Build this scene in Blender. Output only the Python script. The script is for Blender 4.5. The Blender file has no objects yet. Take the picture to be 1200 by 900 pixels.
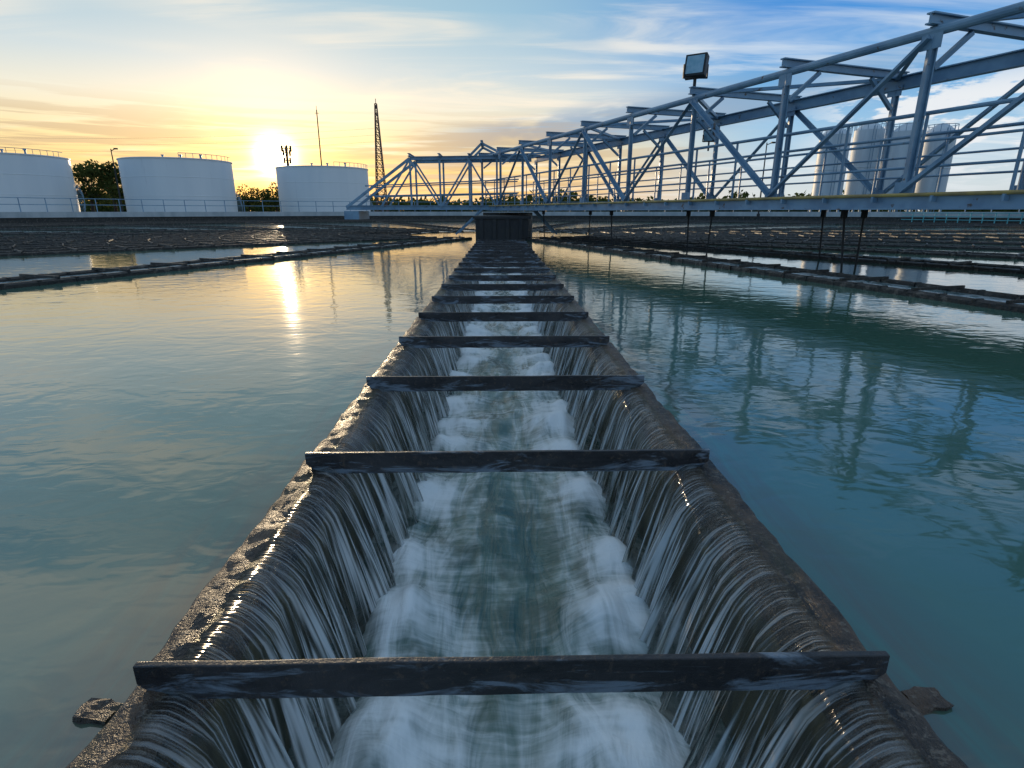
import bpy, bmesh, math, random
from mathutils import Vector, Matrix, noise
random.seed(7)
sc=bpy.context.scene
sc.view_settings.view_transform='Standard'
try: sc.view_settings.look='None'
except: pass
sc.view_settings.exposure=0
R=math.radians
# ------------------------------------------------------------ node helpers
def newmat(name):
    m=bpy.data.materials.new(name); m.use_nodes=True
    nt=m.node_tree; nt.nodes.clear()
    return m,nt
class NT:
    def __init__(s,nt): s.nt=nt
    def n(s,t,**k):
        nd=s.nt.nodes.new(t)
        for a,b in k.items(): setattr(nd,a,b)
        return nd
    def l(s,a,b): s.nt.links.new(a,b)
    def setin(s,sock,v):
        if v is None: return
        if isinstance(v,bpy.types.NodeSocket): s.l(v,sock)
        else: sock.default_value=v
    def math(s,op,a,b=None,c=None,clamp=False):
        nd=s.n('ShaderNodeMath',operation=op,use_clamp=clamp)
        s.setin(nd.inputs[0],a); s.setin(nd.inputs[1],b)
        if c is not None: s.setin(nd.inputs[2],c)
        return nd.outputs[0]
    def vmath(s,op,a,b=None):
        nd=s.n('ShaderNodeVectorMath',operation=op)
        s.setin(nd.inputs[0],a); s.setin(nd.inputs[1],b)
        return nd
    def mix(s,f,a,b,bt='MIX'):
        nd=s.n('ShaderNodeMixRGB',blend_type=bt)
        s.setin(nd.inputs[0],f)
        s.setin(nd.inputs[1],a if not isinstance(a,tuple) else (*a[:3],1))
        s.setin(nd.inputs[2],b if not isinstance(b,tuple) else (*b[:3],1))
        return nd.outputs[0]
    def ramp(s,f,stops,interp='LINEAR'):
        nd=s.n('ShaderNodeValToRGB'); cr=nd.color_ramp; cr.interpolation=interp
        while len(cr.elements)<len(stops): cr.elements.new(0.5)
        for e,(p,c) in zip(cr.elements,stops):
            e.position=p
            if not isinstance(c,tuple): c=(c,c,c)
            e.color=(*c,1)
        s.setin(nd.inputs[0],f)
        return nd.outputs[0]
    def mr(s,v,a,b,c=0.0,d=1.0,smooth=True):
        nd=s.n('ShaderNodeMapRange',interpolation_type='SMOOTHSTEP' if smooth else 'LINEAR')
        s.setin(nd.inputs[0],v)
        for i,x in enumerate((a,b,c,d)): s.setin(nd.inputs[i+1],x)
        return nd.outputs[0]
    def noise(s,vec,scale,detail=4,rough=.55,dist=0):
        nd=s.n('ShaderNodeTexNoise')
        if vec is not None: s.l(vec,nd.inputs['Vector'])
        nd.inputs['Scale'].default_value=scale; nd.inputs['Detail'].default_value=detail
        nd.inputs['Roughness'].default_value=rough; nd.inputs['Distortion'].default_value=dist
        return nd.outputs[0]
    def mapv(s,vec,scale=(1,1,1),rot=(0,0,0),loc=(0,0,0)):
        nd=s.n('ShaderNodeMapping'); s.l(vec,nd.inputs[0])
        nd.inputs['Scale'].default_value=scale; nd.inputs['Rotation'].default_value=rot
        nd.inputs['Location'].default_value=loc
        return nd.outputs[0]
    def bump(s,h,strength,dist=0.02,norm=None):
        nd=s.n('ShaderNodeBump'); s.l(h,nd.inputs['Height'])
        nd.inputs['Strength'].default_value=strength; nd.inputs['Distance'].default_value=dist
        if norm is not None: s.l(norm,nd.inputs['Normal'])
        return nd.outputs[0]
    def principled(s,color,rough=.5,metal=0,ior=1.45,normal=None,coat=0,spec=.5):
        p=s.n('ShaderNodeBsdfPrincipled')
        s.setin(p.inputs['Base Color'],color if not isinstance(color,tuple) else (*color,1))
        s.setin(p.inputs['Roughness'],rough); s.setin(p.inputs['Metallic'],metal)
        p.inputs['IOR'].default_value=ior
        p.inputs['Specular IOR Level'].default_value=spec
        if coat: p.inputs['Coat Weight'].default_value=coat; p.inputs['Coat Roughness'].default_value=.08
        if normal is not None: s.l(normal,p.inputs['Normal'])
        return p.outputs[0]
    def out(s,sh):
        o=s.n('ShaderNodeOutputMaterial'); s.l(sh,o.inputs[0])
    def pos(s): return s.n('ShaderNodeNewGeometry').outputs['Position']

def surf_mat(name,c1,c2,scale=6,rough=.6,rough2=None,metal=0,c3=None,c3amt=.6,bumpS=.3,bumpD=.01,coat=0,stretch=(1,1,1),detail=3):
    m,nt=newmat(name); N=NT(nt)
    p=N.mapv(N.pos(),stretch)
    f=N.noise(p,scale,detail,.6)
    col=N.mix(N.mr(f,.35,.65),c1,c2)
    if c3:
        g=N.noise(p,scale*2.7,3,.7)
        col=N.mix(N.mr(g,c3amt-.04,c3amt+.06),col,c3)
    r=N.mr(f,.3,.7,rough,rough2 if rough2 is not None else rough)
    if bumpS>.2:
        h=N.noise(p,scale*6,2,.6)
        N.out(N.principled(col,r,metal,normal=N.bump(h,bumpS,bumpD),coat=coat))
    else: N.out(N.principled(col,r,metal,coat=coat))
    return m

# ------------------------------------------------------------ mesh helpers
def link(ob,parent=None):
    sc.collection.objects.link(ob)
    if parent: ob.parent=parent
    return ob
def empty(name,loc=(0,0,0)):
    e=bpy.data.objects.new(name,None); e.empty_display_size=.2
    return link(e)
def obj(name,bm,mat,parent=None,smooth=False):
    me=bpy.data.meshes.new(name); bm.normal_update(); bm.to_mesh(me); bm.free()
    if mat: me.materials.append(mat)
    if smooth:
        for p in me.polygons: p.use_smooth=True
    return link(bpy.data.objects.new(name,me),parent)
def frame(a,b,up=Vector((0,0,1))):
    d=(b-a).normalized()
    if abs(d.dot(up))>.98: up=Vector((1,0,0))
    s=d.cross(up).normalized(); u=s.cross(d).normalized()
    return d,s,u
def extr(bm,a,b,prof,up=Vector((0,0,1))):
    a=Vector(a);b=Vector(b)
    d,s,u=frame(a,b,up)
    A=[bm.verts.new(a+s*x+u*y) for x,y in prof]
    B=[bm.verts.new(b+s*x+u*y) for x,y in prof]
    n=len(prof)
    for i in range(n):
        j=(i+1)%n
        bm.faces.new((A[i],A[j],B[j],B[i]))
    bm.faces.new(A[::-1]); bm.faces.new(B)
def box(bm,a,b,w,h,up=Vector((0,0,1))):
    extr(bm,a,b,[(-w/2,-h/2),(w/2,-h/2),(w/2,h/2),(-w/2,h/2)],up)
def ibeam(bm,a,b,w,h,t=.012):
    w/=2;h/=2
    extr(bm,a,b,[(-w,-h),(w,-h),(w,-h+t),(t/2,-h+t),(t/2,h-t),(w,h-t),(w,h),(-w,h),(-w,h-t),(-t/2,h-t),(-t/2,-h+t),(-w,-h+t)])
def angle(bm,a,b,w,t=.01,flip=1):
    extr(bm,a,b,[(0,0),(w*flip,0),(w*flip,t),(t*flip,t),(t*flip,w),(0,w)])
def tube(bm,a,b,r,n=8,r2=None):
    a=Vector(a);b=Vector(b); r2=r if r2 is None else r2
    d,s,u=frame(a,b)
    A=[];B=[]
    for i in range(n):
        t=2*math.pi*i/n; o=s*math.cos(t)+u*math.sin(t)
        A.append(bm.verts.new(a+o*r)); B.append(bm.verts.new(b+o*r2))
    for i in range(n):
        j=(i+1)%n; bm.faces.new((A[i],A[j],B[j],B[i]))
    bm.faces.new(A[::-1]); bm.faces.new(B)
def bbox(bm,x0,x1,y0,y1,z0,z1):
    box(bm,(x0,(y0+y1)/2,(z0+z1)/2),(x1,(y0+y1)/2,(z0+z1)/2),y1-y0,z1-z0)
def lin(a,b,n): return [a+(b-a)*i/(n-1) for i in range(n)]
def ring(bm,cx,cy,r0,r1,z0,z1,a0=0,a1=360,n=128):
    full=abs(a1-a0)>=360
    P=[]
    for i in range(n if full else n+1):
        t=R(a0+(a1-a0)*i/n); c,s=math.cos(t),math.sin(t)
        P.append([bm.verts.new((cx+r*c,cy+r*s,z)) for r,z in ((r0,z0),(r1,z0),(r1,z1),(r0,z1))])
    m=len(P)
    for i in range(m if full else m-1):
        j=(i+1)%m
        for k in range(4):
            l=(k+1)%4
            bm.faces.new((P[i][k],P[i][l],P[j][l],P[j][k]))
def n3(x,y,z=0): return noise.noise(Vector((x,y,z)))

# ------------------------------------------------------------ camera
cam=bpy.data.cameras.new('camera'); co=bpy.data.objects.new('camera',cam); link(co)
cam.lens=20; cam.sensor_width=36; cam.clip_start=.02; cam.clip_end=6000
co.location=(-.018,0,.637); co.rotation_euler=(R(90-16.9),0,R(-1.15))
sc.camera=co

# ------------------------------------------------------------ world
SAZ,SEL=-20.0,4.6
S=Vector((math.sin(R(SAZ))*math.cos(R(SEL)),math.cos(R(SAZ))*math.cos(R(SEL)),math.sin(R(SEL))))
w=bpy.data.worlds.new('World'); sc.world=w; w.use_nodes=True
w.node_tree.nodes.clear(); N=NT(w.node_tree)
tc=N.n('ShaderNodeTexCoord').outputs['Generated']
V=N.vmath('NORMALIZE',tc).outputs[0]
sep=N.n('ShaderNodeSeparateXYZ'); N.l(V,sep.inputs[0]); Z=sep.outputs[2]
dot=N.vmath('DOT_PRODUCT',V,tuple(S)).outputs['Value']
dotc=N.math('MAXIMUM',dot,0.0)
cool=N.ramp(Z,[(0,(.66,.70,.70)),(.05,(.58,.69,.76)),(.11,(.34,.56,.77)),(.18,(.11,.38,.74)),(.27,(.045,.26,.68)),(.5,(.09,.27,.52)),(1,(.18,.28,.40))])
warm=N.ramp(Z,[(0,(.88,.50,.17)),(.05,(.95,.60,.20)),(.10,(.93,.75,.40)),(.15,(.82,.79,.66)),(.20,(.56,.67,.72)),(.28,(.32,.53,.67)),(.45,(.30,.43,.52)),(1,(.20,.28,.38))])
wf=N.mr(dot,.70,.96)
base=N.mix(wf,cool,warm)
zz=N.math('ADD',Z,.10)
comb=N.n('ShaderNodeCombineXYZ')
N.l(N.math('DIVIDE',sep.outputs[0],zz),comb.inputs[0]); N.l(N.math('DIVIDE',sep.outputs[1],zz),comb.inputs[1])
P=comb.outputs[0]
c1=N.noise(N.mapv(P,(.55,2.2,1),(0,0,R(38)),(3.1,1.7,0)),1.0,6,.6,.9)
c2=N.noise(N.mapv(P,(.5,.7,1),(0,0,R(20)),(7.3,2.2,0)),1.0,3,.5,.4)
cm=N.math('MULTIPLY',N.mr(c1,.41,.66),N.mr(c2,.37,.56))
cm=N.math('MULTIPLY',cm,N.mr(wf,0,1,.72,.9),clamp=True)
ccol=N.mix(wf,(.76,.82,.87),(.97,.86,.70))
col=N.mix(cm,base,ccol)
az=N.math('ARCTAN2',sep.outputs[0],sep.outputs[1])
pb=N.n('ShaderNodeCombineXYZ'); N.l(N.math('MULTIPLY',az,3.0),pb.inputs[0]); N.l(N.math('MULTIPLY',Z,16.0),pb.inputs[1])
c3=N.noise(N.mapv(pb.outputs[0],(1,1,1),(0,0,R(-12)),(1.4,.3,0)),1.3,6,.55,.3)
ctr=N.math('ADD',.112,N.math('MULTIPLY',az,.12))
dz=N.math('ABSOLUTE',N.math('SUBTRACT',Z,ctr))
band=N.mr(dz,.045,.010)
bw=N.math('MULTIPLY',N.mr(az,-.22,.05),N.mr(az,.75,.35))
bk=N.math('MULTIPLY',N.math('MULTIPLY',band,bw),N.mr(c3,.32,.48))
col=N.mix(N.math('MULTIPLY',bk,.85),col,(.25,.38,.55))
c4=N.noise(N.mapv(pb.outputs[0],(2.2,1.6,1),(0,0,0),(5.1,2.3,0)),1.6,6,.6)
cu=N.math('MULTIPLY',N.math('MULTIPLY',N.mr(Z,.02,.07),N.mr(Z,.20,.14)),N.mr(az,.42,.58))
col=N.mix(N.math('MULTIPLY',cu,N.mr(c4,.45,.53)),col,(.80,.83,.87))
c5=N.noise(N.mapv(pb.outputs[0],(.8,3.2,1),(0,0,R(4)),(2.0,4.0,0)),1.5,5,.6)
st=N.math('MULTIPLY',N.math('MULTIPLY',N.mr(Z,.01,.04),N.mr(Z,.17,.10)),N.math('MULTIPLY',N.mr(c5,.44,.56),wf))
col=N.mix(N.math('MULTIPLY',st,.68),col,(.52,.38,.25))
g1=N.math('POWER',dotc,60); g2=N.math('POWER',dotc,350); g3=N.math('POWER',dotc,4000)
def sc_(c,f,k):
    nd=N.vmath('SCALE',(c[0]*k,c[1]*k,c[2]*k)); N.l(f,nd.inputs['Scale']); return nd.outputs[0]
add=N.vmath('ADD',sc_((1,.52,.10),g1,.28),sc_((1,.58,.16),g2,1.0)).outputs[0]
add=N.vmath('ADD',add,sc_((1,.78,.46),g3,7)).outputs[0]
col=N.vmath('ADD',col,add).outputs[0]
sky=N.n('ShaderNodeTexSky',sky_type='NISHITA'); sky.sun_disc=False
sky.sun_elevation=R(SEL); sky.sun_rotation=R(SAZ)
b1=N.n('ShaderNodeBackground'); N.l(sky.outputs[0],b1.inputs[0]); b1.inputs[1].default_value=.01
b2=N.n('ShaderNodeBackground'); N.l(col,b2.inputs[0]); b2.inputs[1].default_value=1.0
ad=N.n('ShaderNodeAddShader'); N.l(b1.outputs[0],ad.inputs[0]); N.l(b2.outputs[0],ad.inputs[1])
wo=N.n('ShaderNodeOutputWorld'); N.l(ad.outputs[0],wo.inputs[0])
sun=bpy.data.lights.new('sun','SUN'); so=link(bpy.data.objects.new('sun',sun))
sun.energy=2.4; sun.angle=R(.6); sun.color=(1,.76,.48)
so.rotation_euler=(-S).to_track_quat('-Z','Y').to_euler()

# ------------------------------------------------------------ materials
steel=surf_mat('painted_steel',(.14,.24,.34),(.22,.34,.44),3,.35,.55,c3=(.10,.07,.05),c3amt=.66,bumpS=.1)
yellow=surf_mat('yellow_pipe_paint',(.42,.30,.08),(.26,.19,.08),5,.4,.6,bumpS=.1)
darkconc=surf_mat('dark_wet_concrete',(.020,.018,.016),(.05,.043,.036),5,.40,.75,c3=(.12,.10,.08),c3amt=.59,bumpS=.5,bumpD=.02)
conc=surf_mat('pale_concrete',(.36,.38,.39),(.48,.49,.49),2,.7,.9,bumpS=.1,stretch=(1,1,.3))
white=surf_mat('white_tank_paint',(.76,.78,.80),(.82,.83,.84),.6,.45,.6,bumpS=.03,stretch=(1,1,.12),c3=(.68,.69,.71),c3amt=.68)
grassm=surf_mat('grass_mat',(.035,.055,.02),(.07,.085,.03),.6,.9,.95,bumpS=.1,bumpD=.1)
dark=surf_mat('dark_iron',(.02,.02,.022),(.035,.033,.03),8,.5,.7,bumpS=.1)
redst=surf_mat('tower_red_steel',(.10,.05,.045),(.13,.08,.06),4,.6,.7,bumpS=.1)
silom=surf_mat('silo_paint',(.50,.55,.60),(.62,.66,.69),1.2,.45,.6,stretch=(1,1,.15),bumpS=.1)
turq=surf_mat('turquoise_paint',(.10,.35,.38),(.14,.42,.44),4,.5,.6,bumpS=.1)

m,nt=newmat('crossbar_steel'); N=NT(nt)
p=N.pos(); sp=N.n('ShaderNodeSeparateXYZ'); N.l(p,sp.inputs[0])
f=N.noise(N.mapv(p,(5,10,14)),1,5,.65,.6); g=N.noise(p,60,4,.75); k=N.noise(N.mapv(p,(2.4,4,13)),2.2,5,.7,1.0)
col=N.mix(N.mr(f,.35,.7),(.018,.018,.020),(.052,.048,.048))
col=N.mix(N.math('MULTIPLY',N.mr(g,.54,.66),.6),col,(.11,.078,.056))
low=N.mr(sp.outputs[2],.040,.012); ends=N.mr(N.math('ABSOLUTE',sp.outputs[0]),.22,.48)
ksum=N.math('ADD',k,N.math('ADD',N.math('MULTIPLY',low,.09),N.math('MULTIPLY',ends,.06)))
col=N.mix(N.math('MULTIPLY',N.mr(ksum,.55,.70),.7),col,(.23,.28,.33))
N.out(N.principled(col,N.mr(f,.3,.7,.25,.55),.0,normal=N.bump(N.math('ADD',g,f),.6,.004)))
barm=m
m,nt=newmat('wet_rim'); N=NT(nt)
p=N.pos(); f=N.noise(N.mapv(p,(16,5,6)),1,6,.72,.5); g=N.noise(p,70,4,.8); k=N.noise(N.mapv(p,(6,1.3,1)),1.4,4,.6)
col=N.mix(N.mr(f,.40,.62),(.018,.014,.012),(.11,.070,.046))
col=N.mix(N.math('MULTIPLY',N.mr(g,.52,.64),.7),col,(.21,.165,.125))
col=N.mix(N.math('MULTIPLY',N.mr(k,.52,.66),.5),col,(.045,.05,.02))
hh=N.math('ADD',f,N.math('MULTIPLY',g,.5))
N.out(N.principled(col,N.mr(f,.3,.7,.28,.65),0,normal=N.bump(hh,1.0,.014)))
rimm=m
m,nt=newmat('mossy_wall'); N=NT(nt)
p=N.pos(); f=N.noise(N.mapv(p,(3,9,2)),1.5,4,.65)
col=N.mix(N.mr(f,.35,.65),(.035,.032,.016),(.14,.11,.050))
N.out(N.principled(col,.35,0)); mossm=m

m,nt=newmat('basin_water'); N=NT(nt)
p=N.pos(); sp=N.n('ShaderNodeSeparateXYZ'); N.l(p,sp.inputs[0])
big=N.noise(p,.5,3,.55,.6)
col=N.mix(N.mr(big,.35,.65),(.060,.140,.098),(.090,.180,.130))
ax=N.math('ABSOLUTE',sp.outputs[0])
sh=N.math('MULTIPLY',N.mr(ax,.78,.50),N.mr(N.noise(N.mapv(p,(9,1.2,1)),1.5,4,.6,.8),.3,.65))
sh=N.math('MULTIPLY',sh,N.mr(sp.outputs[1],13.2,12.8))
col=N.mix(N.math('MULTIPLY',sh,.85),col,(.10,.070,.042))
w1=N.noise(N.mapv(p,(1,1.4,1),(0,0,R(15))),3.6,2,.5,.8); w2=N.noise(N.mapv(p,(1,1.6,1),(0,0,R(-20))),10,2,.5,.6)
w3=N.noise(p,1.1,1,.5)
h=N.math('ADD',N.math('MULTIPLY',w1,.75),N.math('MULTIPLY',w2,.26)); h=N.math('ADD',h,N.math('MULTIPLY',w3,.6))
N.out(N.principled(col,.06,0,ior=1.92,normal=N.bump(h,.095,.035)))
waterm=m
m,nt=newmat('channel_water'); N=NT(nt)
p=N.pos(); f=N.noise(p,7,4,.6,.8)
col=N.mix(N.mr(f,.4,.62),(.10,.20,.20),(.62,.66,.66))
N.out(N.principled(col,.2,0,ior=1.5,normal=N.bump(f,.3,.03)))
chanm=m
m,nt=newmat('flowing_water'); N=NT(nt)
at=N.n('ShaderNodeAttribute',attribute_name='foam'); foam=at.outputs['Fac']
p=N.pos()
uvn=N.n('ShaderNodeAttribute',attribute_name='flow'); fv=uvn.outputs['Vector']
s1=N.noise(N.mapv(fv,(34,3.0,1)),1,4,.6,.6)
s2=N.noise(N.mapv(p,(15,3.0,4)),1,4,.6,1.2)
s3=N.noise(N.mapv(p,(4.5,2.0,1)),1.5,3,.55,1.2)
ff=N.math('ADD',foam,N.math('MULTIPLY',N.math('SUBTRACT',s1,.5),1.0))
ff=N.math('ADD',ff,N.math('MULTIPLY',N.math('SUBTRACT',s2,.5),1.5))
ff=N.math('ADD',ff,N.math('MULTIPLY',N.math('SUBTRACT',s3,.5),1.3))
fm=N.mr(ff,.0,1.2)
col=N.mix(N.mr(s3,.3,.7),(.050,.105,.085),(.13,.22,.18))
col=N.mix(fm,col,(.92,.94,.93))
nb=N.bump(N.math('ADD',s2,N.math('MULTIPLY',s1,.4)),.3,.03)
pr=N.n('ShaderNodeBsdfPrincipled'); N.l(col,pr.inputs['Base Color']); N.l(N.mr(fm,0,1,.12,.55),pr.inputs['Roughness'])
pr.inputs['IOR'].default_value=1.45; N.l(nb,pr.inputs['Normal'])
N.out(pr.outputs[0]); flowm=m
m,nt=newmat('falling_water'); N=NT(nt)
uvn=N.n('ShaderNodeAttribute',attribute_name='flow'); fv=uvn.outputs['Vector']
sp=N.n('ShaderNodeSeparateXYZ'); N.l(fv,sp.inputs[0]); v=sp.outputs[1]
a=N.noise(N.mapv(fv,(60,.9,1)),1,2,.6,.1)
b=N.noise(N.mapv(fv,(170,1.8,1)),1,1,.6,.0)
c=N.noise(N.mapv(fv,(9,.7,1)),1,2,.5,.1)
s=N.math('ADD',N.math('MULTIPLY',a,.38),N.math('ADD',N.math('MULTIPLY',b,.40),N.math('MULTIPLY',c,.22)))
thr=N.mr(s,.45,.58)
vv=N.mr(v,-.02,.45,.30,1.0,False)
fac=N.math('MULTIPLY',thr,vv)
alpha=N.math('MAXIMUM',fac,N.mr(v,-.05,.12,.02,.07))
alpha=N.math('MULTIPLY',alpha,N.mr(v,-.12,-.03))
hb=N.bump(s,.9,.02)
dcol=N.mix(thr,(.36,.36,.32),(.95,.96,.95))
pr=N.n('ShaderNodeBsdfPrincipled'); N.l(dcol,pr.inputs['Base Color']); pr.inputs['Roughness'].default_value=.18; pr.inputs['IOR'].default_value=1.5
N.l(hb,pr.inputs['Normal'])
tlc=N.n('ShaderNodeBsdfTranslucent'); N.l(dcol,tlc.inputs[0])
m0=N.n('ShaderNodeMixShader'); m0.inputs[0].default_value=.3; N.l(pr.outputs[0],m0.inputs[1]); N.l(tlc.outputs[0],m0.inputs[2])
tr=N.n('ShaderNodeBsdfTransparent'); tr.inputs[0].default_value=(.96,.97,.94,1)
gl=N.n('ShaderNodeBsdfGlossy'); gl.inputs['Roughness'].default_value=.12; gl.inputs[0].default_value=(.95,.96,.98,1); N.l(hb,gl.inputs['Normal'])
lw=N.n('ShaderNodeFresnel'); lw.inputs[0].default_value=1.33; N.l(hb,lw.inputs['Normal'])
m1=N.n('ShaderNodeMixShader'); N.l(N.math('MULTIPLY',lw.outputs[0],N.mr(v,-.10,-.01)),m1.inputs[0]); N.l(tr.outputs[0],m1.inputs[1]); N.l(gl.outputs[0],m1.inputs[2])
m2=N.n('ShaderNodeMixShader'); N.l(alpha,m2.inputs[0]); N.l(m1.outputs[0],m2.inputs[1]); N.l(m0.outputs[0],m2.inputs[2])
N.out(m2.outputs[0]); fallm=m

# ------------------------------------------------------------ main trough
CX,CY=0.0,16.5
YA,YB=-1.2,13.4
trough=empty('weir_trough')
ys=[];y=YA
while y<YB:
    ys.append(y); y+= .008 if 0.3<y<3 else (.02 if y<6 else .05)
ys.append(YB)
for sgn,nm in ((-1,'rim_left'),(1,'rim_right')):
    bm=bmesh.new()
    prof=[(.545,-.30),(.540,-.03),(.535,-.010),(.528,.012),(.520,.020),(.500,.022),(.478,.021),(.462,.018),(.450,.006),(.436,-.004),(.428,-.03),(.425,-.12),(.425,-.7)]
    def fn(i,y,sgn=sgn):
        x,z=prof[i]
        top= 1 if 1<=i<=10 else .2
        q=n3(x*16*sgn,y*5,3)*.008+n3(x*50,y*22,9*sgn)*.006+n3(x*90,y*60,9*sgn)*.002
        qx=n3(y*4,7*sgn,i*.05)*.007+n3(y*17,3*sgn,i*.12)*.006
        return (sgn*(x+qx*top),y,z+q*top)
    Vs=[[bm.verts.new(fn(i,y)) for i in range(len(prof))] for y in ys]
    for j in range(len(ys)-1):
        for i in range(len(prof)-1):
            fs=(Vs[j][i],Vs[j][i+1],Vs[j+1][i+1],Vs[j+1][i])
            bm.faces.new(fs if sgn<0 else fs[::-1])
    ob=obj(nm,bm,rimm,trough,True); ob.data.materials.append(mossm)
    for p in ob.data.polygons:
        if p.center.z<-.04: p.material_index=1
def crossbar(i,y):
    bm=bmesh.new()
    L=.505; H=.056; T=.010
    zt=.064
    xs=lin(-L,L,61)
    def face(yy): 
        top=[];bot=[]
        for x in xs:
            e=(L-abs(x)); b=zt-H+max(0,(.030-e))*.9
            top.append((x,yy,zt+n3(x*9,y*3,i+.5)*.0015)); bot.append((x,yy+n3(x*6,y,3)*.001,b+n3(x*14,y*3,i)*.0022))
        return top,bot
    t1,b1=face(y); t2,b2=face(y+T)
    A=[[bm.verts.new(q) for q in r] for r in (b1,t1,t2,b2)]
    n=len(xs)
    for k in range(4):
        l=(k+1)%4
        for q in range(n-1): bm.faces.new((A[k][q],A[k][q+1],A[l][q+1],A[l][q]))
    bm.faces.new([A[k][0] for k in range(4)]); bm.faces.new([A[k][-1] for k in range(4)][::-1])
    bbox(bm,-L+.03,L-.03,y+T+.0005,y+.034,zt-H+.002,zt-H+.010)
    bmesh.ops.recalc_face_normals(bm,faces=bm.faces)
    o=obj('crossbar_%d'%i,bm,barm,trough)
    bv=o.modifiers.new('b','BEVEL'); bv.width=.0015; bv.segments=2; bv.limit_method='ANGLE'; bv.angle_limit=R(50)
for i in range(19):
    crossbar(i,.621+.683*(i-1)+random.uniform(-.006,.006))
bm=bmesh.new()
for s in (-1,1):
    yy=.60
    extr(bm,(s*.53,yy,-.008),(s*.580,yy+.008,-.006),[(-.022,-.016),(.022,-.016),(.018,.012),(-.014,.014)])
bmesh.ops.subdivide_edges(bm,edges=bm.edges,cuts=3,use_grid_fill=True)
for v_ in bm.verts: v_.co+=Vector((n3(*(v_.co*60))*.006,n3(*(v_.co*55+Vector((5,5,5))))*.006,n3(*(v_.co*70+Vector((9,1,5))))*.004))
obj('bracket_plates',bm,rimm,trough)
bm=bmesh.new(); bbox(bm,-.425,.425,YA,YB,-.72,-.70); obj('floor',bm,mossm,trough)
mounds=[]
for s in (-1,1):
    y=-.9+random.random()*.2
    while y<YB:
        mounds.append((s,y+random.uniform(-.06,.06),.28+random.uniform(-.03,.03),random.uniform(.03,.07),random.uniform(.055,.085),random.uniform(.06,.10)))
        y+=random.uniform(.26,.42)
mounds=[mm for mm in mounds if not(.55<mm[1]<1.95)]
for s,y,x,a_,sx,sy in ((-1,.82,.24,.07,.085,.10),(1,.81,.23,.07,.085,.10),(-1,1.17,.28,.09,.06,.085),(1,1.17,.28,.09,.07,.09),(-1,1.45,.31,.05,.05,.08),(1,1.43,.32,.05,.05,.08),(-1,1.85,.31,.04,.07,.1),(1,1.83,.31,.04,.07,.1)):
    mounds.append((s,y,x,a_,sx,sy))
def foamz(x,y):
    z=0;f=0
    for s,my,mx,a_,sx,sy in mounds:
        if abs(my-y)>.5: continue
        dx=(x-s*mx); dy=(y-my)
        wx=sx*(1.35 if dx*s<0 else .9)
        g=math.exp(-(dx*dx)/(2*wx*wx)-(dy*dy)/(2*sy*sy))
        z+=a_*g; f+=g*1.0
        f+=.22*math.exp(-((x-s*mx*.70)**2)/(2*.10**2)-(dy*dy)/(2*.16**2))
    e=max(0,(abs(x)-.25)/.17)
    return z,f*.85+e*.32+.04+min(.32,max(0,y-1.6)*.10)
bm=bmesh.new(); xs=lin(-.424,.424,71)
ys2=[];y=YA
while y<YB:
    ys2.append(y); y+= .01 if 0.5<y<3 else (.025 if y<6 else .06)
ys2.append(YB)
fl=bm.verts.layers.float.new('foam'); fw=bm.verts.layers.float_vector.new('flow')
Vs=[]
for y in ys2:
    row=[]
    for x in xs:
        z,f=foamz(x,y)
        z+=n3(x*6,y*2.5,1)*.022+n3(x*18,y*6,5)*.007+z*n3(x*16,y*10,2)*.35
        vv=bm.verts.new((x,y,-.345+z)); vv[fl]=f
        vv[fw]=(y+.35*x*n3(x*3,y*2,8),abs(x)*2,0)
        row.append(vv)
    Vs.append(row)
for j in range(len(ys2)-1):
    for i in range(len(xs)-1):
        bm.faces.new((Vs[j][i],Vs[j][i+1],Vs[j+1][i+1],Vs[j+1][i]))
obj('flowing_water',bm,flowm,trough,True)
ysf=[];y=YA
while y<YB:
    ysf.append(y); y+= .0045 if 0.4<y<2.4 else (.01 if y<5 else .03)
ysf.append(YB)
def falls(name,sgn,seed,off):
    bm=bmesh.new(); fw=bm.verts.layers.float_vector.new('flow')
    ts=[-.16,-.13,-.1,-.07,-.035,0,.03,.07,.12,.18,.25,.32,.4,.5,.6,.7,.8,.9,1.0,1.08]
    Vs=[]
    for y in ysf:
        row=[]
        d=.105+off+.04*n3(y*2.6,seed,0)+.045*n3(y*13,seed,4)+.030*n3(y*45,seed,7)
        sk=.08*n3(y*3.1,seed,11)+.045*n3(y*20,seed,13)
        rid=.5*n3(y*60,seed,21)+.35*n3(y*130,seed,22)
        for t in ts:
            if t<=0:
                x=.434-t*.36; z=.022+.004*n3(y*14,t*5,seed)+(-t)*.03-max(0,(-t-.09)/.07)**2*.02
                if t==0: z-=.006
                yy=y
            else:
                x=.434-d*t**.9-.014*min(1,t*6); z=.015-.375*t**1.25
                x-=rid*.013*min(1,t*3); yy=y+sk*t
            vv=bm.verts.new((sgn*x,yy,z)); vv[fw]=(y+seed,t,0); row.append(vv)
        Vs.append(row)
    for j in range(len(ysf)-1):
        for i in range(len(ts)-1):
            fs=(Vs[j][i],Vs[j][i+1],Vs[j+1][i+1],Vs[j+1][i])
            bm.faces.new(fs if sgn<0 else fs[::-1])
    obj(name,bm,fallm,trough,True)
falls('waterfall_left',-1,3.3,0); falls('waterfall_right',1,9.1,0)

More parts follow.
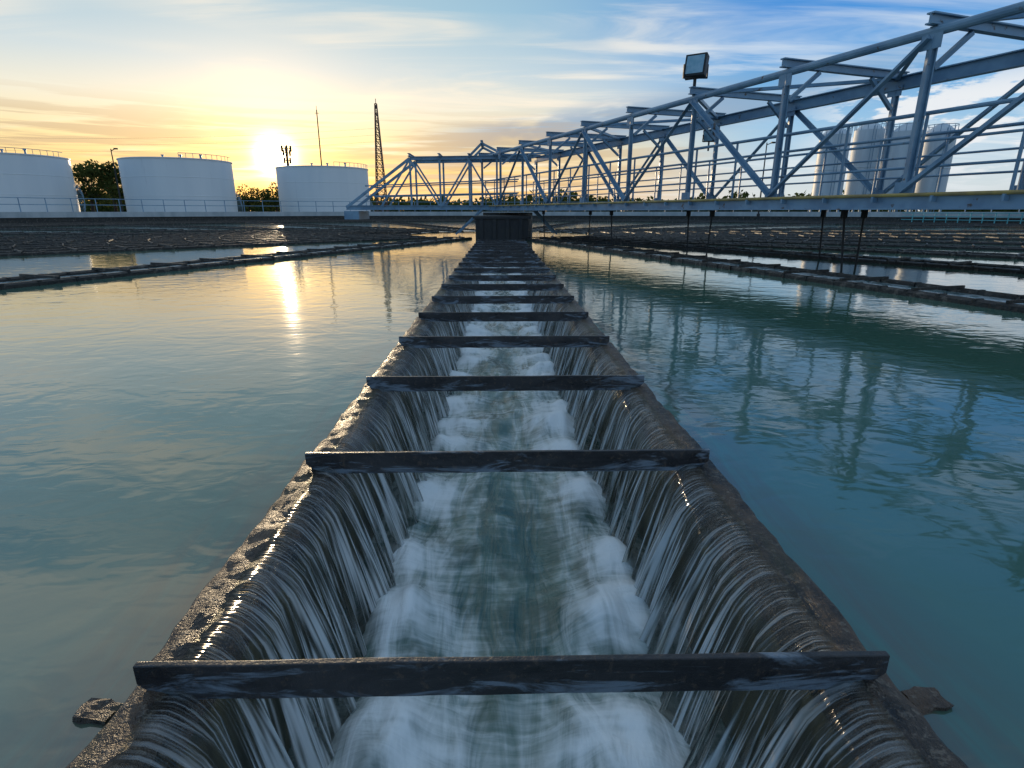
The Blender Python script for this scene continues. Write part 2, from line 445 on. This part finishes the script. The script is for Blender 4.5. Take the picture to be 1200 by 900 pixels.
# ------------------------------------------------------------ basin water
RB=26.0
XI=.500
bm=bmesh.new()
def circ(x): return math.sqrt(max(0,RB*RB-x*x))
for s in (-1,1):
    xs=[XI+(RB-XI)*(i/80) for i in range(81)]
    prev=None
    for x in xs:
        c=circ(x); a=bm.verts.new((s*x,CY-c,0)); b=bm.verts.new((s*x,CY+c,0))
        if prev:
            f=(prev[0],a,b,prev[1]); 
            try: bm.faces.new(f if s>0 else f[::-1])
            except: pass
        prev=(a,b)
c=circ(XI)
for ya,yb in ((YB,CY+c),(CY-c,YA)):
    q=[bm.verts.new(t) for t in ((-XI,ya,0),(XI,ya,0),(XI,yb,0),(-XI,yb,0))]; bm.faces.new(q)
obj('water',bm,waterm)

# ------------------------------------------------------------ radial launders
def launder(ang,name='radial_launder',r0=2.6,r1=25.2,wd=.50):
    e=empty(name)
    t=R(ang); d=Vector((math.sin(t),-math.cos(t),0)); p=Vector((math.cos(t),math.sin(t),0))
    C=Vector((CX,CY,0))
    bm=bmesh.new()
    L=60
    for s in (-1,1):
        for k in range(L):
            ra=r0+(r1-r0)*k/L; rb=r0+(r1-r0)*(k+1)/L
            j=lambda r: n3(r*1.3,ang*.1,s)*.012
            extr(bm,C+d*ra+p*(s*wd/2+j(ra)),C+d*rb+p*(s*wd/2+j(rb)),[(-.035,-.3),(.035,-.3),(.04,.03+random.random()*.006),(.02,.045),(-.02,.045),(-.04,.03)])
        r=r0+.3
        while r<r1:
            q=C+d*r+p*(s*wd/2); box(bm,q-d*.012+Vector((0,0,.016)),q+d*.012+Vector((0,0,.016)),.088,.064); r+=random.uniform(.20,.34)
    r=r0+.4
    while r<r1:
        q=C+d*r; box(bm,q-p*wd*.55+Vector((0,0,.055)),q+p*wd*.55+Vector((0,0,.055)),.02,.022); r+=.68
    obj('walls',bm,darkconc,e)
    bm=bmesh.new()
    vs=[bm.verts.new(C+d*r+p*s+Vector((0,0,.012))) for r,s in ((r0,-wd/2),(r1,-wd/2),(r1,wd/2),(r0,wd/2))]
    bm.faces.new(vs)
    obj('channel_water',bm,chanm,e)
for a_ in (16,29,41,53,64,75,86,98,112,128,146,165): launder(a_)
for a_ in (-21.5,-45,-54,-63,-72,-81,-92,-106,-122,-140,-160): launder(a_,wd=.5 if a_>-30 else .7)
e=empty('peripheral_launder')
for k,(r0,r1,z) in enumerate(((21.2,21.5,.07),(22.5,22.8,.09),(24.0,24.25,.11))):
    bm=bmesh.new(); ring(bm,CX,CY,r0,r1,-.2,z,-42,222,150); bmesh.ops.recalc_face_normals(bm,faces=bm.faces); obj('ring_wall_%d'%k,bm,darkconc,e)
e=empty('basin_wall')
bm=bmesh.new(); ring(bm,CX,CY,RB-.05,RB+.7,-2,.33); bmesh.ops.recalc_face_normals(bm,faces=bm.faces); obj('stained_wall',bm,darkconc,e)
bm=bmesh.new(); ring(bm,CX,CY,RB-.12,RB+.8,.333,.60); bmesh.ops.recalc_face_normals(bm,faces=bm.faces); obj('coping',bm,conc,e)
e=empty('railing')
bm=bmesh.new(); rr=RB+.5
NP=150
for i in range(NP):
    a0=2*math.pi*i/NP; a1=2*math.pi*(i+1)/NP
    p0=Vector((CX+rr*math.cos(a0),CY+rr*math.sin(a0),.60)); p1=Vector((CX+rr*math.cos(a1),CY+rr*math.sin(a1),.60))
    if p0.y<2: continue
    tube(bm,p0,p0+Vector((0,0,.66)),.022,6)
    for z in (.35,.66): tube(bm,p0+Vector((0,0,z)),p1+Vector((0,0,z)),.018,6)
obj('rails_and_posts',bm,steel,e)
e=empty('turquoise_railing')
bm=bmesh.new(); rr=RB-.6
for i in range(60):
    a0=R(-35+i*1.15); a1=R(-35+(i+1)*1.15)
    p0=Vector((CX+rr*math.cos(a0),CY+rr*math.sin(a0),.05)); p1=Vector((CX+rr*math.cos(a1),CY+rr*math.sin(a1),.05))
    tube(bm,p0,p0+Vector((0,0,.5)),.025,6)
    for z in (.17,.33,.5): tube(bm,p0+Vector((0,0,z)),p1+Vector((0,0,z)),.02,6)
obj('rails_and_posts',bm,turq,e)

bm=bmesh.new(); 
rad=[RB+.72,40,80,300,1200,4500]; n=160; prev=None
for r in rad:
    row=[bm.verts.new((CX+r*math.cos(2*math.pi*i/n),CY+r*math.sin(2*math.pi*i/n),.36)) for i in range(n)]
    if prev:
        for i in range(n): bm.faces.new((prev[i],row[i],row[(i+1)%n],prev[(i+1)%n]))
    prev=row
obj('ground',bm,grassm)

# ------------------------------------------------------------ centre pier
e=empty('centre_pier')
bm=bmesh.new()
bbox(bm,-.58,.62,13.45,15.6,-1,.47); bbox(bm,-.64,.68,13.40,15.7,.473,.53)
for x in (-.45,-.15,.15,.45): bbox(bm,x-.04,x+.04,13.41,13.45,-.1,.47)
obj('base',bm,dark,e)
bm=bmesh.new(); tube(bm,(.2,16.8,-1),(.2,16.8,.60),.7,40); obj('drum',bm,darkconc,e)

# ------------------------------------------------------------ truss bridge
e=empty('truss_bridge')
N0=Vector((0,16,0)); d=Vector((.33,-.944,0)).normalized(); p=Vector((.944,.33,0)).normalized()
ZT=2.10; ZD=.77; ZB=.63; BW=1.7; PN=1.6; Kmax=9
def Pt(t,s,z): return N0+d*t+p*s+Vector((0,0,z))
for side,s,nm in ((0,0,'near_truss'),(1,BW,'far_truss')):
    bm=bmesh.new()
    T0,T1=-1.6,PN*Kmax
    if side==0: tube(bm,Pt(T0,s,ZT),Pt(T1,s,ZT),.040,12)
    else: ibeam(bm,Pt(T0,s,ZT),Pt(T1,s,ZT),.10,.15)
    ibeam(bm,Pt(T0,s,ZD-.05),Pt(T1,s,ZD-.05),.08,.12)
    for k in range(-1,Kmax+1):
        t=k*PN
        ibeam(bm,Pt(t,s,ZD),Pt(t,s,ZT-.03),.055,.06)
        for z in (ZT-.08,ZD+.06): box(bm,Pt(t-.09,s-.03,z),Pt(t+.09,s-.03,z),.008,.12)
    for k in range(0,Kmax):
        a0,b0=(k*PN,(k+1)*PN)
        if k%2==0: A,B=Pt(a0,s,ZD+.02),Pt(b0,s,ZT-.06)
        else: A,B=Pt(a0,s,ZT-.06),Pt(b0,s,ZD+.02)
        if k in (6,7): A,B=Pt(a0,s,ZD+.02),Pt(b0,s,ZT-.06)
        if k==5: A,B=Pt(a0,s,ZT-.06),Pt(b0,s,ZD+.02)
        off=p*(-.035 if side==0 else .035)
        angle(bm,A+off,B+off,.055,.008); 
    bmesh.ops.recalc_face_normals(bm,faces=bm.faces)
    obj(nm,bm,steel,e)
bm=bmesh.new()
for k in range(-1,Kmax+1):
    t=k*PN
    ibeam(bm,Pt(t,-.10,ZT+.09),Pt(t,BW+.12,ZT+.09),.07,.09)
    box(bm,Pt(t,.05,ZT-.28),Pt(t,.45,ZT+.03),.04,.04); box(bm,Pt(t,BW-.05,ZT-.28),Pt(t,BW-.45,ZT+.03),.04,.04)
    if k<Kmax:
        A,B=(Pt(t,0,ZT+.03),Pt(t+PN,BW,ZT+.03)) if k%2 else (Pt(t,BW,ZT+.03),Pt(t+PN,0,ZT+.03))
        angle(bm,A,B,.045,.01)
obj('top_bracing',bm,steel,e)
bm=bmesh.new()
T1=PN*Kmax
for s in (.10,BW-.10):
    for z in (.25,.47,.70): tube(bm,Pt(-1.6,s,ZD+z),Pt(T1,s,ZD+z),.012 if z<.6 else .018,8)
    t=-1.6
    while t<=T1: tube(bm,Pt(t,s,ZD),Pt(t,s,ZD+.70),.014,6); t+=.8
obj('handrails',bm,steel,e)
bm=bmesh.new()
box(bm,Pt(-1.6,BW/2,ZD-.02),Pt(T1,BW/2,ZD-.02),BW-.12,.02)
for k in range(-2,28): ibeam(bm,Pt(k*.53,.05,ZD-.075),Pt(k*.53,BW-.05,ZD-.075),.05,.085)
obj('deck_grating',bm,dark,e)
bm=bmesh.new()
box(bm,Pt(-1.6,-.09,ZD-.055),Pt(T1,-.09,ZD-.055),.02,.105)
box(bm,Pt(-1.6,-.13,ZD-.114),Pt(T1,-.13,ZD-.114),.12,.012)
obj('deck_fascia',bm,steel,e)
bm=bmesh.new(); tube(bm,Pt(-1.6,-.14,ZD+.005),Pt(T1,-.14,ZD+.005),.017,10)
obj('yellow_pipe',bm,yellow,e)
bm=bmesh.new()
for k in range(0,26): box(bm,Pt(k*.55,-.14,ZD-.03),Pt(k*.55+.02,-.14,ZD-.03),.06,.05)
obj('pipe_clips',bm,steel,e)
bm=bmesh.new()
for t,s,lean in ((10.3,.35,.1),(10.1,.9,.0),(8.2,.3,-.05),(7.0,.8,.06),(5.2,.4,.08),(3.6,.8,-.06),(2.2,.3,.1),(11.8,1.2,.05),(9.0,1.5,.05)):
    tube(bm,Pt(t,s,ZB),Pt(t+lean,s,-.15),.012,8)
    tube(bm,Pt(t,s,ZB-.07),Pt(t,s,ZB+.03),.035,10)
obj('scraper_rods',bm,dark,e)
bm=bmesh.new()
Lp=lambda x,z,y=16.9: Vector((x,y,z))
for yy in (16.5,17.6):
    ibeam(bm,Lp(-2.45,ZT-.1,yy),Lp(.9,ZT-.05,yy),.08,.09)
    ibeam(bm,Lp(-4.25,ZB+.10,yy),Lp(.9,ZB+.10,yy),.08,.12)
    box(bm,Lp(-4.25,ZB+.1,yy),Lp(-2.45,ZT-.1,yy),.06,.07)
    for x in (-2.45,-1.65,-.85,-.1): box(bm,Lp(x,ZB+.1,yy),Lp(x,ZT-.1,yy),.05,.05)
    for x0,x1 in ((-3.3,-2.45),(-1.65,-2.45),(-1.65,-.85),(-.1,-.85)): box(bm,Lp(x0,ZB+.1,yy),Lp(x1,ZT-.12,yy),.045,.045)
    for z in (.35,.7): tube(bm,Lp(-3.7,ZD+z*.75,yy),Lp(.5,ZD+z,yy),.018,6)
    box(bm,Lp(-1.2,.05,yy-.8),Lp(-.5,ZB+.05,yy-.8),.05,.05); box(bm,Lp(1.5,.05,yy-.8),Lp(.9,ZB+.05,yy-.8),.05,.05)
    box(bm,Lp(-.9,ZT-.1,yy),Lp(-.5,ZT+.28,yy),.06,.06); box(bm,Lp(.3,ZT-.1,yy),Lp(-.5,ZT+.28,yy),.06,.06)
for x in (-2.45,-1.65,-.85,-.1,.7):
    ibeam(bm,Lp(x,ZT-.02,16.35),Lp(x,ZT-.02,17.75),.07,.08)
ibeam(bm,Lp(-.5,ZT+.3,16.3),Lp(-.5,ZT+.3,17.8),.07,.08)
bbox(bm,-4.3,-3.9,16.4,17.7,.42,.64)
obj('centre_frame',bm,steel,e)
bm=bmesh.new(); bbox(bm,-4.2,.2,16.55,17.55,ZB+.12,ZB+.14); obj('wing_deck',bm,dark,e)

gm=surf_mat('lamp_glass',(.25,.42,.5),(.35,.5,.58),10,.08,.12,bumpS=.05)
def flood(t,s,z,k=1.0,name='floodlight',aim=Vector((-.35,-.9,-.25))):
    e=empty(name); b=Pt(t,s,z)
    bm=bmesh.new(); tube(bm,b,b+Vector((0,0,.22*k)),.022*k,8)
    box(bm,b+Vector((-.16*k,0,.22*k)),b+Vector((.16*k,0,.22*k)),.03*k,.02*k)
    for q in (-1,1): box(bm,b+Vector((q*.16*k,0,.21*k)),b+Vector((q*.16*k,0,.38*k)),.03*k,.015*k)
    obj('pole_and_yoke',bm,dark,e)
    c=b+Vector((0,0,.36*k)); a=aim.normalized()
    bm=bmesh.new(); 
    extr(bm,c-a*.07*k,c+a*.05*k,[(-.14*k,-.14*k),(.14*k,-.14*k),(.14*k,.14*k),(-.14*k,.14*k)])
    for q in range(-3,4): 
        dd,ss,uu=frame(c,c+a); box(bm,c-a*.11*k+ss*.035*q*k,c-a*.07*k+ss*.035*q*k,.008*k,.22*k)
    obj('housing',bm,dark,e)
    bm=bmesh.new(); extr(bm,c+a*.051*k,c+a*.056*k,[(-.115*k,-.115*k),(.115*k,-.115*k),(.115*k,.115*k),(-.115*k,.115*k)])
    obj('glass',bm,gm,e)
flood(7.95,0,ZT+.04,1.0,aim=Vector((-.55,-.8,.25)))
flood(6.2,BW,ZT-.45,.7,aim=Vector((-.7,-.6,-.2)))

# ------------------------------------------------------------ storage tanks
def stank(x,y,r,h,name='storage_tank'):
    e=empty(name); z0=.37
    bm=bmesh.new(); n=64
    prof=[(r,z0),(r,z0+h*.33),(r+.015,z0+h*.333),(r+.015,z0+h*.34),(r,z0+h*.343),(r,z0+h*.66),(r+.015,z0+h*.665),(r+.015,z0+h*.672),(r,z0+h*.675),(r,z0+h-.08),(r+.06,z0+h-.07),(r+.06,z0+h),(r,z0+h+.01),(r*.5,z0+h+.12),(.01,z0+h+.18)]
    rows=[[bm.verts.new((x+q*math.cos(2*math.pi*i/n),y+q*math.sin(2*math.pi*i/n),z)) for i in range(n)] for q,z in prof]
    for a,b in zip(rows,rows[1:]):
        for i in range(n): bm.faces.new((a[i],a[(i+1)%n],b[(i+1)%n],b[i]))
    o=obj('shell_and_roof',bm,white,e,True)
    o.modifiers.new('es','EDGE_SPLIT').split_angle=R(25)
    bm=bmesh.new()
    for i in range(40):
        t=R(20+i*2.0); zz=z0+h*i/40; c_,s_=math.cos(t),math.sin(t)
        box(bm,(x+c_*(r+.04),y+s_*(r+.04),zz+.05),(x+c_*(r+.4),y+s_*(r+.4),zz+.05),.14,.03)
        tube(bm,(x+c_*(r+.4),y+s_*(r+.4),zz+.05),(x+c_*(r+.4),y+s_*(r+.4),zz+.6),.02,4)
    for q in range(10):
        a0=R(-60+q*7); c_,s_=math.cos(a0),math.sin(a0); a1=R(-60+(q+1)*7)
        tube(bm,(x+c_*r,y+s_*r,z0+h),(x+c_*r,y+s_*r,z0+h+.35),.02,4)
        tube(bm,(x+c_*r,y+s_*r,z0+h+.35),(x+math.cos(a1)*r,y+math.sin(a1)*r,z0+h+.35),.02,4)
    for qx in (-.2,.15,.55):
        tube(bm,(x+qx*r,y-.5,z0+h+.05),(x+qx*r,y-.5,z0+h+.4),.07,8); tube(bm,(x+qx*r,y-.5,z0+h+.4),(x+qx*r,y-.5,z0+h+.48),.13,8)
    obj('stair_and_fittings',bm,steel,e)
stank(-37.6,46.7,4.2,4.2); stank(-27.3,52,4.2,4.3); stank(-17.0,58.5,4.2,4.15)

def silo(x,y,r,h):
    e=empty('storage_silo')
    bm=bmesh.new(); n=32; z0=.37
    prof=[(r*.35,z0+.6),(r,z0+h*.2),(r,z0+h*.5),(r*1.02,z0+h*.503),(r*1.02,z0+h*.515),(r,z0+h*.518),(r,z0+h*.9),(r*.4,z0+h*.98),(.02,z0+h)]
    rows=[[bm.verts.new((x+q*math.cos(2*math.pi*i/n),y+q*math.sin(2*math.pi*i/n),z)) for i in range(n)] for q,z in prof]
    for a,b in zip(rows,rows[1:]):
        for i in range(n): bm.faces.new((a[i],a[(i+1)%n],b[(i+1)%n],b[i]))
    o=obj('body',bm,silom,e,True); o.modifiers.new('es','EDGE_SPLIT').split_angle=R(30)
    bm=bmesh.new()
    for i in range(4):
        t=R(45+90*i); tube(bm,(x+r*.92*math.cos(t),y+r*.92*math.sin(t),z0-.2),(x+r*.92*math.cos(t),y+r*.92*math.sin(t),z0+h*.25),.1,6)
    for i in range(14):
        t0=2*math.pi*i/14;t1=2*math.pi*(i+1)/14
        a=Vector((x+r*math.cos(t0),y+r*math.sin(t0),z0+h*.9)); b=Vector((x+r*math.cos(t1),y+r*math.sin(t1),z0+h*.9))
        tube(bm,a,a+Vector((0,0,.55)),.025,4); tube(bm,a+Vector((0,0,.55)),b+Vector((0,0,.55)),.025,4)
    for q in (-.12,.12): tube(bm,(x+q-.3,y-r-.1,z0),(x+q-.3,y-r-.1,z0+h*.93),.03,4)
    obj('legs_and_ladder',bm,steel,e)
for px,dy,h in ((974,50,6.9),(1013,52,7.6),(1057,50,7.2),(1097,51,7.3)):
    silo((px-586)/705*dy,dy,1.15,h)

def lattice(name,x,y,h,b,mat,t=.09,seg=12):
    e=empty(name); bm=bmesh.new(); z0=.3
    def c(k,i):
        f=k/seg; ww=b*(1-f)+b*.16*f; sx,sy=((-1,-1),(1,-1),(1,1),(-1,1))[i%4]
        return Vector((x+sx*ww/2,y+sy*ww/2,z0+h*f))
    for k in range(seg):
        for i in range(4):
            box(bm,c(k,i),c(k+1,i),t,t); box(bm,c(k,i),c(k+1,i+1),t*.5,t*.5); box(bm,c(k,i+1),c(k+1,i),t*.5,t*.5); box(bm,c(k+1,i),c(k+1,i+1),t*.5,t*.5)
    tube(bm,(x,y,z0+h),(x,y,z0+h+.5),t*.4,5)
    obj('lattice',bm,mat,e)
    return e
lattice('lattice_tower',-13.8,70,11.8,1.2,redst,.09,16)
et=lattice('antenna_mast',-27.0,78,7.9,.5,redst,.09,10)
bm=bmesh.new()
for z,wd in ((7.7,.9),(8.2,1.2),(6.8,.8)):
    for i in range(6):
        t=i*math.pi/3; box(bm,(-27.0+wd*.5*math.cos(t),78+wd*.5*math.sin(t),z-.35),(-27.0+wd*.5*math.cos(t),78+wd*.5*math.sin(t),z+.35),.2,.1)
        tube(bm,(-27.0,78,z),(-27.0+wd*.5*math.cos(t),78+wd*.5*math.sin(t),z),.04,4)
obj('panels',bm,dark,et)
def pole(name,x,y,h,r=.05,arm=0):
    e=empty(name); bm=bmesh.new(); tube(bm,(x,y,.3),(x,y,.3+h),r,8,r*.6)
    tube(bm,(x,y,.3),(x,y,.5),r*2,8)
    if arm:
        tube(bm,(x,y,.3+h*.97),(x+arm,y,.3+h),r*.5,6); box(bm,(x+arm*.8,y,.3+h),(x+arm*1.5,y,.3+h),.15,.08)
    else: tube(bm,(x,y,.3+h),(x,y,.3+h+.35),r*.25,4); box(bm,(x-.2,y,.3+h*.97),(x+.2,y,.3+h*.97),.04,.04)
    obj('post',bm,dark,e)
pole('light_pole',-23.2,37,0.1+3.8,.05,.25)
pole('mast_pole',-17.5,60,9.6,.08)
pole('light_pole',14.9,34,4.0,.05,.3)
e=empty('power_line')
bm=bmesh.new()
for k,z in enumerate((9.6,8.9,8.2)):
    A=Vector((-13.6,70,z)); B=Vector((-95,75,z+1.5))
    prev=A
    for i in range(1,25):
        f=i/24; q=A.lerp(B,f)-Vector((0,0,4*f*(1-f)*1.6)); tube(bm,prev,q,.007,4); prev=q
obj('wires',bm,dark,e)

# ------------------------------------------------------------ trees
m,nt=newmat('leaves'); N=NT(nt)
f=N.noise(N.pos(),1.3,2,.6); g=N.noise(N.pos(),9,1,.5)
c_=N.mix(N.mr(f,.35,.65),(.030,.050,.016),(.085,.11,.035)); c_=N.mix(N.math('MULTIPLY',g,.4),c_,(.10,.10,.03))
df=N.n('ShaderNodeBsdfDiffuse'); N.l(c_,df.inputs[0]); tl=N.n('ShaderNodeBsdfTranslucent'); N.l(c_,tl.inputs[0])
mx=N.n('ShaderNodeMixShader'); mx.inputs[0].default_value=.35; N.l(df.outputs[0],mx.inputs[1]); N.l(tl.outputs[0],mx.inputs[2]); N.out(mx.outputs[0])
leafm=m; bark=surf_mat('bark',(.05,.035,.025),(.09,.065,.045),5,.9,bumpS=.1)
def leaves(bm,c,r,n,ls):
    for _ in range(n):
        while True:
            v_=Vector((random.uniform(-1,1),random.uniform(-1,1),random.uniform(-1,1)))
            if .3<v_.length<1: break
        q=c+Vector((v_.x*r[0],v_.y*r[1],v_.z*r[2]))
        a=Vector((random.gauss(0,1),random.gauss(0,1),random.gauss(0,1))).normalized(); b=a.cross(Vector((random.gauss(0,1),random.gauss(0,1),random.gauss(0,1)))).normalized()
        s=ls*random.uniform(.6,1.4)
        bm.faces.new([bm.verts.new(q+a*s),bm.verts.new(q+b*s*.6),bm.verts.new(q-a*s),bm.verts.new(q-b*s*.6)])
def tree(x,y,h,w_):
    e=empty('broadleaf_tree'); z0=.36
    bt=bmesh.new(); bl=bmesh.new()
    tube(bt,(x,y,z0-.1),(x+.1,y,z0+h*.55),h*.035,8,h*.02)
    for i in range(13):
        a=random.uniform(0,2*math.pi); rr=w_*random.uniform(.1,.75)
        q=Vector((x+rr*math.cos(a),y+rr*math.sin(a),z0+h*random.uniform(.32,.9)-rr*.2))
        tube(bt,(x+.05,y,z0+h*random.uniform(.25,.5)),q,h*.012,5,h*.004)
        s=w_*random.uniform(.28,.48); leaves(bl,q,(s,s,s*.7),150,h*.028)
    obj('trunk_and_limbs',bt,bark,e); obj('crown',bl,leafm,e)
for x,y,h,w_ in ((-37.0,58,4.9,2.6),(-34.6,57,4.3,2.2),(-32.4,60,4.6,2.2),(-40.5,60,5.0,2.6),(-27.6,66,3.0,2.0),(-24.6,66,3.4,2.0),(-22.9,64,2.9,1.8)):
    tree(x,y,h,w_)
bm=bmesh.new()
for i in range(560):
    a=R(random.uniform(-58,58)); rr=random.uniform(95,130)
    h=random.uniform(1.4,3.4)*(1+.35*n3(a*6,0,0))
    leaves(bm,Vector((rr*math.sin(a),rr*math.cos(a),.36+h*.45)),(2.4,2.0,h*.55),45,.42)
obj('tree_line',bm,leafm)
